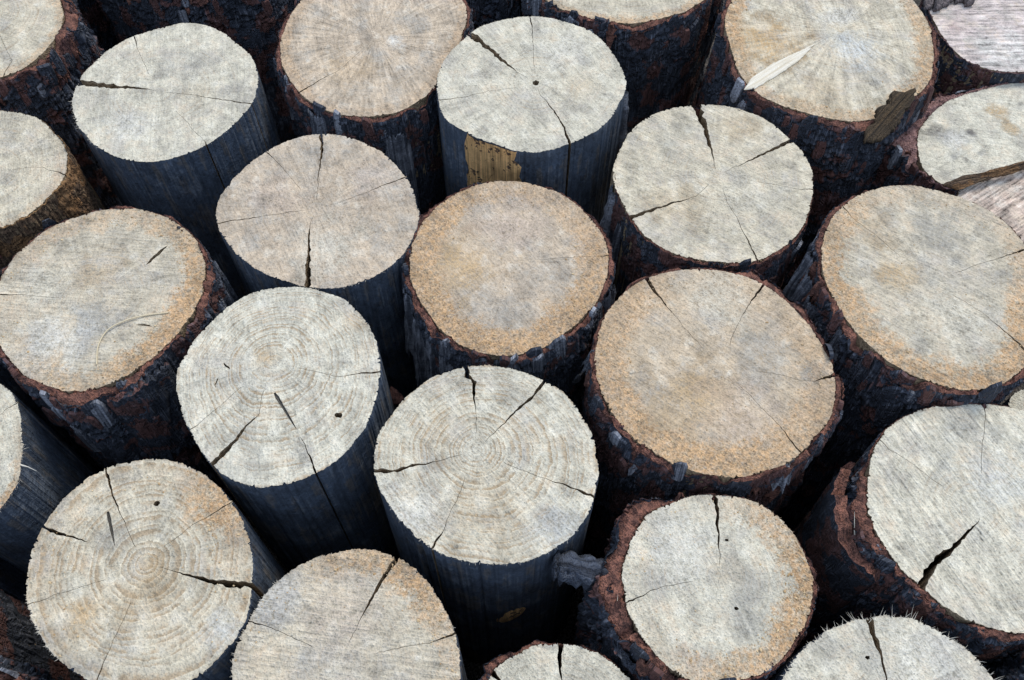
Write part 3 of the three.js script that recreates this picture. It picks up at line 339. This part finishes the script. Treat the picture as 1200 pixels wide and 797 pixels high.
const grainGeo = new THREE.IcosahedronGeometry(1, 0), grainMat = std({ color: rgb(1, 1, 1) });
let serial = 0;
function makeLog(key, L, copyOnly) {
  const seed = ++serial * 37, barked = L.bark && Math.max(...L.bark) > 1.5, H = L.h, r = rng(seed);
  const o = thing('log', L.label, 'log', 'upright logs packed in the pile'); o.position.set(L.at[0], 0, L.at[1]);
  const { R, rim, inner } = outline(L, seed);
  let S = 0; for (let i = 0; i < 90; i++) S = Math.max(S, R(i / 90 * 2 * Math.PI)); S = S * 1000 * 1.03;
  // the sawn face
  {
    const V = (p) => new THREE.Vector2(p[0], p[1]), contour = rim.map(V), holes = inner.map((h) => h.pts.map(V)), all = [...contour, ...holes.flat()];
    const tris = THREE.ShapeUtils.triangulateShape(contour, holes), pos = [], uv = [], idx = [];
    for (const p of all) { pos.push(p.x, H, p.y); uv.push(p.x * 1000 / (2 * S) + .5, p.y * 1000 / (2 * S) + .5); }
    for (const [a, b, c] of tris) { const A = all[a], B = all[b], C = all[c], up = (B.x - A.x) * (C.y - A.y) - (B.y - A.y) * (C.x - A.x) < 0; idx.push(...(up ? [a, b, c] : [a, c, b])); }
    const g = geo(pos, idx, uv), nn = g.attributes.normal; for (let i = 0; i < nn.count; i++) nn.setXYZ(i, 0, 1, 0);
    mesh('cut_face', g, faceMaterial(L, R, S, seed, 'sawn_wood_' + serial), o);
  }
  // the bare side and the walls of the cracks that run in from the rim
  {
    const ys = [H, H - .004, H - .015, H - .035, H - .07, H - .12, H - .19, H - .28, H - .36, -.03], side = { pos: [], uv: [], idx: [] }, crack = { pos: [], uv: [], idx: [] };
    const n = rim.length, row = (i, k, out, arc) => { const [x, z, isCrack, th] = rim[i], y = ys[k], d = H - y, e = 1 + (k < 2 ? (k ? .003 : 0) : .004 + .02 * d + .012 * sm(0, .2, d) * at(N_LOW, th / 6.2832 * 2, .1 + seed * .01)) + (isCrack ? 0 : .004 * sm(0, .01, d) * at(N_STREAK, y * .5, th / 6.2832)); out.pos.push(x * e, y, z * e); out.uv.push(arc, y / .3); };
    for (let i = 0; i < n; i++) {
      const j = (i + 1) % n, isCrack = rim[i][2] && rim[j][2], out = isCrack ? crack : side, i0 = out.pos.length / 3, th = rim[i][3], th2 = j ? rim[j][3] : rim[j][3] + 2 * Math.PI;
      const rep = Math.max(1, Math.round(2 * Math.PI * L.r / 300)) / (2 * Math.PI);
      for (let k = 0; k < ys.length; k++) { row(i, k, out, isCrack ? i * .01 : th * rep); row(j, k, out, isCrack ? i * .01 + .01 : th2 * rep); }
      for (let k = 0; k + 1 < ys.length; k++) { const a = i0 + 2 * k; out.idx.push(a, a + 1, a + 3, a, a + 3, a + 2); }
    }
    // smooth the side normals by building them from welded neighbours
    const sg = geo(side.pos, side.idx, side.uv), N = sg.attributes.normal, sums = new Map(), P = sg.attributes.position, kk = (i) => (P.getX(i) * 1e5 | 0) + '_' + (P.getY(i) * 1e5 | 0) + '_' + (P.getZ(i) * 1e5 | 0);
    for (let i = 0; i < N.count; i++) { const q = kk(i), s = sums.get(q) ?? [0, 0, 0]; s[0] += N.getX(i); s[1] += N.getY(i); s[2] += N.getZ(i); sums.set(q, s); }
    for (let i = 0; i < N.count; i++) { const s = sums.get(kk(i)), l = Math.hypot(...s) || 1; N.setXYZ(i, s[0] / l, s[1] / l, s[2] / l); }
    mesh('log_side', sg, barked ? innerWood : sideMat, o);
    if (crack.idx.length) mesh('crack', geo(crack.pos, crack.idx, crack.uv), innerWood, o);
    for (const h of inner) {
      const pos = [], uv = [], idx = [], m = h.pts.length;
      for (const y of [H, H - h.depth]) h.pts.forEach((p, i) => { pos.push(p[0], y, p[1]); uv.push(i * .03, y * 3); });
      for (let i = 0; i < m; i++) { const j = (i + 1) % m; idx.push(i, j, m + j, i, m + j, m + i); }
      const V = h.pts.map((p) => new THREE.Vector2(p[0], p[1]));
      for (const [a, b, c] of THREE.ShapeUtils.triangulateShape(V, [])) idx.push(m + a, m + b, m + c);
      mesh(h.shade ? 'hole' : 'groove', geo(pos, idx, uv), h.shade ? innerWood : grooveMat, o);
    }
  }
  // bark
  if (barked) {
    const NA = 300, ox = r(), oy = r(), reps = Math.max(2, Math.round(2 * Math.PI * L.r / 1000 / BT)), yl = []; for (let d = 0; d < .1; d += .0028) yl.push(d); for (let d = .1; d < H + .02; d += .012) yl.push(d);
    const th_ = (i) => i / NA * 2 * Math.PI, base = (th) => { const b = around(L.bark, th) / 1000; return b < .0006 ? b : Math.max(.0015, b * (.82 + .38 * at(N_MID, th / 6.2832 * .35, oy) + .2 * at(N_LOW, th / 6.2832, ox))); }, rag = (th) => .002 * at(N_MID, th / 6.2832, ox) + .0016 * at(N_GRAIN, th / 6.2832, oy) - .0016 - .011 * sm(.55, 1.15, at(N_MID, th / 6.2832 * .6, oy + .4)) * sm(.003, .008, around(L.bark, th) / 1000);
    const gap = (th) => .0002 + .0013 * Math.max(0, at(N_LOW, th / 6.2832 * 1, oy) - .2) * sm(.004, .012, base(th));
    const outer = (th, d) => {
      const b = base(th), h = at(BARK_H, th / 6.2832 * reps + ox, (H - d) / BT + oy) - .5, lump = at(N_LOW, th / 6.2832 * 2 + ox, d * 1.5 + oy);
      if (b < .0006) return R(th) - .003 + d * .0;
      return R(th) * (1 + .012 * d) + b * (1 + .1 * sm(0, .05, d)) + h * Math.min(.010, .0015 + b * .75) * sm(-.004, .006, d) + lump * Math.min(.005, b * .4);
    };
    const pos = [], uv = [], idx = [];
    for (let k = 0; k < yl.length; k++) for (let i = 0; i <= NA; i++) { const th = th_(i), d = yl[k], q = outer(th % (2 * Math.PI), d), y = H - d + rag(th % (2 * Math.PI)) * (1 - sm(0, .02, d)); pos.push(q * Math.cos(th), y, q * Math.sin(th)); uv.push(i / NA * reps + ox, (H - d) / BT + oy); }
    for (let k = 0; k + 1 < yl.length; k++) for (let i = 0; i < NA; i++) { const a = k * (NA + 1) + i; idx.push(a, a + 1, a + NA + 2, a, a + NA + 2, a + NA + 1); }
    const bm = barkMat(L.barkred, L.barkorange); mesh('bark', geo(pos, idx, uv), bm, o);
    const rp = [], ru = [], ri = [], rows = 7;
    for (let k = 0; k < rows; k++) for (let i = 0; i <= NA; i++) {
      const th = th_(i) % (2 * Math.PI), bare = base(th) < .0006, a = R(th) + (bare ? -.004 : gap(th)), b = Math.max(a, outer(th, 0)), t = Math.max(0, (k - 1) / (rows - 2)), q = mix(a, b, t);
      const y = k === 0 ? H - .02 : H + rag(th) + (k > 0 && k < rows - 1 ? .0014 * at(N_GRAIN, th / 6.2832 * 2 + ox, t * .05) + .0008 * at(N_MID, th * .5, t * .2 + oy) : 0) - (bare ? .003 : 0) - Math.min(.006, .35 * (b - a)) * t * t;
      rp.push(q * Math.cos(th), y, q * Math.sin(th)); ru.push(q * Math.cos(th) / .22, q * Math.sin(th) / .22 + (k ? 0 : .02));
    }
    for (let k = 0; k + 1 < rows; k++) for (let i = 0; i < NA; i++) { const a = k * (NA + 1) + i; ri.push(a, a + 1, a + NA + 2, a, a + NA + 2, a + NA + 1); }
    mesh('bark_rim', geo(rp, ri, ru), L.barkorange ? rimOrange : L.tone === 'white' || L.tone === 'lilac' ? rimLilac : rimMat, o);
    const flakes = L.tone === 'pink' || L.tone === 'lilac' ? 0 : 48;
    for (let i = 0; i < flakes; i++) {
      const th = (r() < .75 ? .1 + r() * .8 : r()) * (r() < .75 ? Math.PI : 2 * Math.PI), b = base(th % (2 * Math.PI)), d = .012 + .13 * r() * r(), pick = Math.floor(r() * 7), s = .65 + .6 * r(), t1 = (r() - .5) * .3, t2 = (r() - .5) * .5, t3 = (r() - .3) * .35;
      if (b < .0045) continue;
      const f = mesh('bark_flake', flakeGeos[pick], r() < .22 ? barkMat(.7) : r() < .25 ? stripMat : bm, o); const q = outer(th % (2 * Math.PI), d) - .0008;
      f.position.set(q * Math.cos(th), H - d, q * Math.sin(th)); f.rotation.order = 'YXZ'; f.rotation.set(t1, Math.PI / 2 - th + t2 * .5, t3 * .5); f.scale.set(s, s, s);
    }
  }
  // ragged pieces of bark lifting off just below the cut
  if (barked && L.tone !== 'pink' && L.tone !== 'lilac' && key !== 'X' && key !== 'a') for (let i = 0; i < 13; i++) {
    const th = (r() < .8 ? .02 + r() * 1.02 : 1 + r()) * Math.PI, w = .05 + .16 * r(), b = around(L.bark, th) / 1000, q = r(); if (b < .003) continue;
    mesh('bark_flake', barkArc(R, th, th + w, b * (.75 + .35 * r()) + .001, .0014 + .0016 * r(), H + .001 - .016 * r() * r(), .025 + .07 * r() * r(), seed * 40 + i, -.002 - .008 * r(), 0, 9), q < .4 ? rimMat : q < .6 ? barkMat(.7) : q < .8 ? stripMat : barkMat(L.barkred, L.barkorange), o);
  }
  // loose grains of sawdust on the sandy zones
  if (L.tan && L.tanw > 20) {
    const spots = [], want = 1500; for (let i = 0; i < want; i++) { const th = r() * 2 * Math.PI, e = L.tanw / 1000 * r() * 1.15; if (r() < around(L.tan, th) * (.35 + .65 * (1 - e / (L.tanw / 1000 * 1.2))) + .02) spots.push([th, R(th) - .002 - e * (r() < .06 ? 3 : 1)]); }
    const g = new THREE.InstancedMesh(grainGeo, grainMat, spots.length), M = new THREE.Matrix4(), Q = new THREE.Quaternion(), C = new THREE.Color(); g.name = 'sawdust'; g.userData.kind = 'stuff'; g.castShadow = g.receiveShadow = true;
    spots.forEach(([th, q], i) => { const s = .0004 + .0012 * r() * r() * r(); Q.setFromEuler(new THREE.Euler(r() * 6, r() * 6, r() * 6)); g.setMatrixAt(i, M.compose(new THREE.Vector3(q * Math.cos(th), H + s * .25, q * Math.sin(th)), Q, new THREE.Vector3(s * (1 + r()), s, s * (.6 + r())))); const k = r(); g.setColorAt(i, C.setRGB(mix(.42, .72, k), mix(.27, .56, k), mix(.13, .34, k))); });
    o.add(g);
  }
  // torn fibres at the rim
  const list = [], fz = [...(L.fuzz ?? []), ...(barked ? [[0, 360, 40, 2.6]] : [[0, 360, 60, 3]])];
  for (const [d0, d1, count, len] of fz) for (let i = 0; i < count; i++) {
    let u = r(); if (len > 12) u = clamp((Math.floor(u * 22) + .5 + (r() - .5) * (r() < .6 ? .4 : 2.5)) / 22); const th = mix(d0, d1, u) * Math.PI / 180, q = R(th) - .0008 - (len > 12 ? .006 * r() * r() : 0), l = len / 1000 * (.25 + 1.1 * r() * r() * r() + .15), dir = new THREE.Vector3(Math.cos(th) + (r() - .5) * 1.3, (r() - .3) * (len > 12 ? 1.3 : .5), Math.sin(th) + (r() - .5) * 1.3).normalize();
    list.push([new THREE.Vector3(q * Math.cos(th), H - .0006 - .0016 * r(), q * Math.sin(th)), dir, l, .00028 + .0003 * r()]);
  }
  if (list.length) mesh('splinters', spikes(list), barked && key !== 'X' ? fibreTan : fibreMat, o).userData.kind = 'stuff';
  return { o, R, H, L };
}
const logs = {};
// (the pile goes on outside the frame and keeps daylight out of the gaps at its edges)
for (const [key, L] of Object.entries(LOGS)) logs[key] = makeLog(key, L);

for (const [key, x, z, turn, where] of [['B', -.92, -.93, 2, 'glimpsed between the two barked logs at the top left'], ['W', -.64, .345, 1, 'beyond the lower left corner'], ['R', -.35, .52, 2, 'below the ringed log at the lower left'], ['S', -.11, .575, 3, 'below the bottom edge, left of centre'], ['U', .19, .51, 4, 'below the bottom edge, right of centre'], ['W', .56, .46, 5, 'beyond the lower right corner'], ['U', -.83, .12, 6, 'beyond the left edge'], ['R', .77, .19, 7, 'beyond the right edge'], ['U', -.745, -.03, 9, 'beyond the left edge, behind the log with the straw'], ['U', .04, .61, 8, 'below the bottom edge at the centre']]) {
  const c = logs[key].o.clone(); c.name = numbered('log'); c.position.set(x, 0, z); c.rotation.y = turn; c.userData = { ...c.userData, label: 'log standing in the pile ' + where }; scene.add(c);
}

// ---------------------------------------------------------------- parts that only one log has
function plate(points, thick, material, name, parent, offset, seed, wavy = 0.0006) {   // a flat piece with an irregular outline in space, given by its rim
  const C = new THREE.Vector3(), P = points.map((p) => new THREE.Vector3(...p)), r = rng(seed); P.forEach((p) => C.addScaledVector(p, 1 / P.length));
  const n = new THREE.Vector3(); P.forEach((p, i) => n.add(new THREE.Vector3().crossVectors(p.clone().sub(C), P[(i + 1) % P.length].clone().sub(C)))); n.normalize(); if (n.y < 0) n.negate();
  const e1 = P[0].clone().sub(C).normalize(), e2 = new THREE.Vector3().crossVectors(n, e1), rimP = [];
  P.forEach((p, i) => { const q = P[(i + 1) % P.length], m = Math.max(2, Math.round(p.distanceTo(q) / .004)); for (let k = 0; k < m; k++) rimP.push(p.clone().lerp(q, k / m).add(new THREE.Vector3((r() - .5) * wavy * 2, 0, (r() - .5) * wavy * 2))); });
  const pos = [], uv = [], idx = [], put = (p, d) => { const q = p.clone().addScaledVector(n, d); pos.push(q.x - offset[0], q.y - offset[1], q.z - offset[2]); const l = p.clone().sub(C); uv.push(l.dot(e2) / .1 + d * 5, l.dot(e1) / .2); return pos.length / 3 - 1; };
  const rings = [1, .92, .6, .3], m = rimP.length, rows = rings.map((k, ri) => rimP.map((p) => put(C.clone().lerp(p, k), thick * (ri === 0 ? .35 : ri === 1 ? .9 : 1) + (ri > 1 ? (r() - .5) * wavy : 0)))), c = put(C, thick), low = rimP.map((p) => put(p, -thick * .4)), cl = put(C, -thick * .4);
  for (let i = 0; i < m; i++) { const j = (i + 1) % m; for (let k = 0; k < 3; k++) idx.push(rows[k][i], rows[k][j], rows[k + 1][j], rows[k][i], rows[k + 1][j], rows[k + 1][i]); idx.push(rows[3][i], rows[3][j], c, low[i], low[j], rows[0][j], low[i], rows[0][j], rows[0][i], low[j], low[i], cl); }
  return mesh(name, geo(pos, idx, uv), material, parent);
}
const JEDGE = [[.561, .462, -.232], [.59, .464, -.245], [.615, .465, -.249], [.678, .465, -.27], [.742, .465, -.292], [.742, .458, -.281], [.679, .458, -.261], [.617, .457, -.241], [.581, .455, -.228]];
const offsetOf = (l) => [l.o.position.x, 0, l.o.position.z];
{ // fresh pale split lying proud of the face of the large log at the upper right
  const y = logs.G.H + .0006, m = plate([[.328, y, -.409], [.341, y, -.432], [.376, y, -.463], [.447, y, -.507], [.419, y, -.472], [.381, y, -.439], [.344, y, -.411]], .0022, paleWood, 'fresh_split', logs.G.o, offsetOf(logs.G), 3);
  m.userData.label = 'pale clean slash where a splinter tore out';
}
{ // tan stripped strip on the side of the log with the pith hole
  const { R, H, o } = logs.E, pos = [], uv = [], idx = [], a0 = 1.68, a1 = 2.3, na = 20, ny = 14, r = rng(8), e0 = [], e1 = []; for (let j = 0; j <= ny; j++) { e0.push((r() - .5) * .09); e1.push((r() - .5) * .09); }
  for (let j = 0; j <= ny; j++) for (let i = 0; i <= na; i++) { const th = mix(a0 + e0[j], a1 + e1[j], i / na), y = H - .001 - j / ny * (.13 + .02 * at(N_MID, i / na, .2)), d = H - y, edge = i === 0 || i === na || j === ny ? -.002 : .0014 + .0004 * at(N_STREAK, y, th * .5), q = R(th) * (1.004 + .035 * d) + edge; pos.push(q * Math.cos(th), y, q * Math.sin(th)); uv.push(th * .14 / .2, y / .2); }
  for (let j = 0; j < ny; j++) for (let i = 0; i < na; i++) { const a = j * (na + 1) + i; idx.push(a, a + 1, a + na + 2, a, a + na + 2, a + na + 1); }
  mesh('stripped_patch', geo(pos, idx, uv), tanWood, o).userData.label = 'warm tan strip of bared wood with dark specks';
}
{ // small tan scar low on the side of the ringed log
  const { R, o } = logs.S, pos = [], uv = [], idx = [], na = 10, ny = 8;
  for (let j = 0; j <= ny; j++) for (let i = 0; i <= na; i++) { const s = i / na * 2 - 1, t = j / ny * 2 - 1, k = Math.max(Math.abs(s), Math.abs(t)), l = Math.hypot(s, t) || 1, S = s * k / l, T = t * k / l, th = 1.36 - S * .15, y = .262 + T * .022 + S * .022, q = R(th) * 1.02 + .0035 * (1 - k * k) - .002; pos.push(q * Math.cos(th), y, q * Math.sin(th)); uv.push(s * .1, t * .1); }
  for (let j = 0; j < ny; j++) for (let i = 0; i < na; i++) { const a = j * (na + 1) + i; idx.push(a, a + 1, a + na + 2, a, a + na + 2, a + na + 1); }
  mesh('scar', geo(pos, idx, uv), tanWood, o).userData.label = 'small tan scar low on the dark side';
}
{ // peeled slabs
  const Y = logs.Y, [shell, cut] = barkArc(Y.R, 2.6, 3.55, .013, .014, Y.H - .012, .22, 21, .006, 1), s = mesh('bark_slab', shell, barkMat(.7), Y.o); mesh('slab_edge', cut, rimMat, s); s.userData.label = 'peeling red brown bark slab standing off the log';
  const Q = logs.Q, q = mesh('bark_slab', barkArc(Q.R, -.08, .34, .008, .006, Q.H - .018, .09, 22, .0), rimMat, Q.o); q.userData.label = 'small red bark flake at the right rim';
  const Lg = logs.L, l = mesh('bark_slab', barkArc(Lg.R, .75, 1.35, .012, .009, Lg.H - .008, .16, 23, 0), barkMat(.5), Lg.o); l.userData.label = 'lifted bark below the sandy rim';
  mesh('bark_slab', barkArc(logs.W.R, 2.2, 2.9, .018, .007, logs.W.H - .02, .2, 24, 0), barkMat(.5), logs.W.o);
}
for (const [key, list] of [['L', [[-.42, -.3], [-.27, -.12], [-.1, .06], [.1, .2]]], ['N', [[2.05, 2.25], [2.28, 2.46], [2.5, 2.72], [2.76, 2.95], [.3, .42], [.06, .2]]], ['P', [[2.5, 2.66], [2.7, 2.92], [2.9, 3.12], [3.12, 3.34], [3.32, 3.5]]], ['D', [[1.9, 2.1], [1.2, 1.45]]], ['E', [[.1, .2]]], ['O', [[2.95, 3.1], [2.7, 2.8]]]]) list.forEach(([a, b], i) => {
  const l = logs[key], k = around(l.L.bark ?? [0, 0, 0, 0, 0, 0, 0, 0], (a + b) / 2) / 1000;   // grey strips of bast hanging loose
  mesh('bark_strip', barkArc(l.R, a, b, k + .014 + .003 * (i % 3), .0014, l.H - .005 - .009 * ((i * 7) % 4), .13 + .05 * (i % 3), 300 + i, -.011 - .002 * (i % 3)), stripMat, l.o);
});
{ // bark edge standing along the top of the pinkish split log
  const off = offsetOf(logs.J);
  plate(JEDGE, .004, barkMat(.7, true), 'bark_edge', logs.J.o, off, 9, .0012).userData.label = 'thin brown bark edge along the top';
}
{ // short broken branch on the log right of the bottom centre
  const o = logs.W.o, off = offsetOf(logs.W), curve = new THREE.CatmullRomCurve3([[.118, .40, .285], [.1, .425, .276], [.078, .434, .27], [.05, .438, .266], [.04, .439, .265]].map((p) => new THREE.Vector3(p[0] - off[0], p[1], p[2] - off[2])));
  const nt = 26, nr = 18, fr = curve.computeFrenetFrames(nt), pos = [], uv = [], idx = [];
  for (let i = 0; i <= nt; i++) for (let k = 0; k <= nr; k++) {
    const s = i / nt, a = k / nr * 2 * Math.PI, c = curve.getPoint(s), lump = 1 + .3 * at(N_MID, s * .5, (k % nr) / nr * .4) + .1 * at(N_GRAIN, s * .15, (k % nr) / nr * .1), q = (i === nt ? .0001 : mix(.018, .012, s) * (s > .93 ? .7 : 1)) * lump;
    const p = c.addScaledVector(fr.normals[i], Math.cos(a) * q).addScaledVector(fr.binormals[i], Math.sin(a) * q); pos.push(p.x, p.y, p.z); uv.push(k / nr * .35, s * .4);
  }
  for (let i = 0; i < nt; i++) for (let k = 0; k < nr; k++) { const a = i * (nr + 1) + k; idx.push(a, a + 1, a + nr + 2, a, a + nr + 2, a + nr + 1); }
  mesh('branch_stub', geo(pos, idx, uv), std({ map: stripMat.map, bumpMap: grainBump, bumpScale: .004, color: rgb(.22, .25, .3) }), o).userData.label = 'grey broken branch stub';
}

// ---------------------------------------------------------------- loose things
{
  const t = thing('bark_chip', 'brown broken bark slab wedged at the rim of the log with the pale slash', 'bark chip'); t.position.set(.52, .44, -.37);
  plate([[.474, .461, -.304], [.48, .466, -.325], [.493, .47, -.336], [.499, .476, -.357], [.512, .479, -.361], [.522, .484, -.381], [.538, .485, -.378], [.556, .483, -.388], [.55, .478, -.369], [.536, .474, -.352], [.524, .47, -.33], [.509, .466, -.318], [.496, .463, -.308]], .006, std({ map: streaked([.03, .022, .014], [.14, .092, .048]), bumpMap: grainBump, bumpScale: .003 }), 'slab', t, [.52, .44, -.37], 31, .0022);
}
{
  const t = thing('splintered_wood', 'ribbed brown grey chunk of splintered wood on the lilac sawn face', 'wood chunk'); t.position.set(.7, .421, -.66);
  const m = std({ map: rimTile([.1, .085, .085], [.25, .205, .2]), bumpMap: grainBump, bumpScale: .002 }), r = rng(41);
  for (let i = 0; i < 6; i++) { const x = -.035 + i * .0135, w = .0055 + .002 * r(), y0 = 0, z0 = .018 + .009 * Math.sin(i * 1.3 + .4) - i * .002, lift = .03 + .004 * r();
    plate([[x - w, y0, z0], [x + w, y0 + .001, z0 - .004], [x + w + .012, y0 + lift, z0 - .09], [x - w + .012, y0 + lift, z0 - .09]], .006 + .004 * (i % 2), m, 'rib', t, [0, 0, 0], 50 + i, .001); }
}
const tube = (pts, q, m, o, off, name) => mesh(name, new THREE.TubeGeometry(new THREE.CatmullRomCurve3(pts.map((p) => new THREE.Vector3(p[0] - off[0], p[1] - off[1], p[2] - off[2]))), 40, q, 6), m, o);
function loose(name, label, category, pts, q, m, part) { const t = thing(name, label, category); t.position.set(...pts[0]); tube(pts, q, m, t, pts[0], part); return t; }
{
  const y = logs.L.H + .0008, straw = std({ color: rgb(.66, .56, .38) });
  loose('straw', 'thin pale curved straw lying on the barked log face at the left', 'straw', [[-.478, y, .034], [-.482, y + .001, .009], [-.476, y + .002, -.012], [-.459, y + .002, -.025], [-.439, y + .001, -.033], [-.411, y, -.038]], .0008, straw, 'stem');
}
function sliver(label, a, b, w, m) { const t = thing('wood_sliver', label, 'wood sliver'); t.position.set(...a); mesh('sliver', spikes([[new THREE.Vector3(), new THREE.Vector3(b[0] - a[0], b[1] - a[1], b[2] - a[2]).normalize(), Math.hypot(b[0] - a[0], b[1] - a[1], b[2] - a[2]), w]]), m, t); }
sliver('pale sliver standing in the gap behind the peeling red bark slab', [.357, .43, .245], [.352, .458, .216], .0016, paleWood);
sliver('white sliver sticking out from the torn tan rim at the left edge', [-.54, .437, .151], [-.514, .441, .158], .0014, paleWood);
sliver('short white sliver on the thick bark beside the branch stub', [.103, .446, .313], [.102, .463, .301], .0008, paleWood);
sliver('thin pale sliver at the right rim of the log with the branch stub', [.284, .452, .253], [.299, .456, .266], .0007, paleWood);
{
  const t = thing('twig', 'grey twig bridging the dark gap left of the sandy tan log', 'twig'), b = [-.21, .298, -.11]; t.position.set(...b);
  tube([b, [-.185, .304, -.116], [-.16, .318, -.121], [-.125, .335, -.124]], .0058, barkMat(.3), t, b, 'stem');
}
{
  const t = thing('wood_chip', 'reddish chip low in the gap between the three central logs', 'wood chip'); t.position.set(-.153, .3, -.004);
  plate([[-.16, .3, -.022], [-.146, .305, -.008], [-.14, .3, .004], [-.158, .296, .006], [-.166, .298, -.008]], .004, rimMat, 'chip', t, [-.153, .3, -.004], 71, .001);
}
renderer.render(scene, camera);
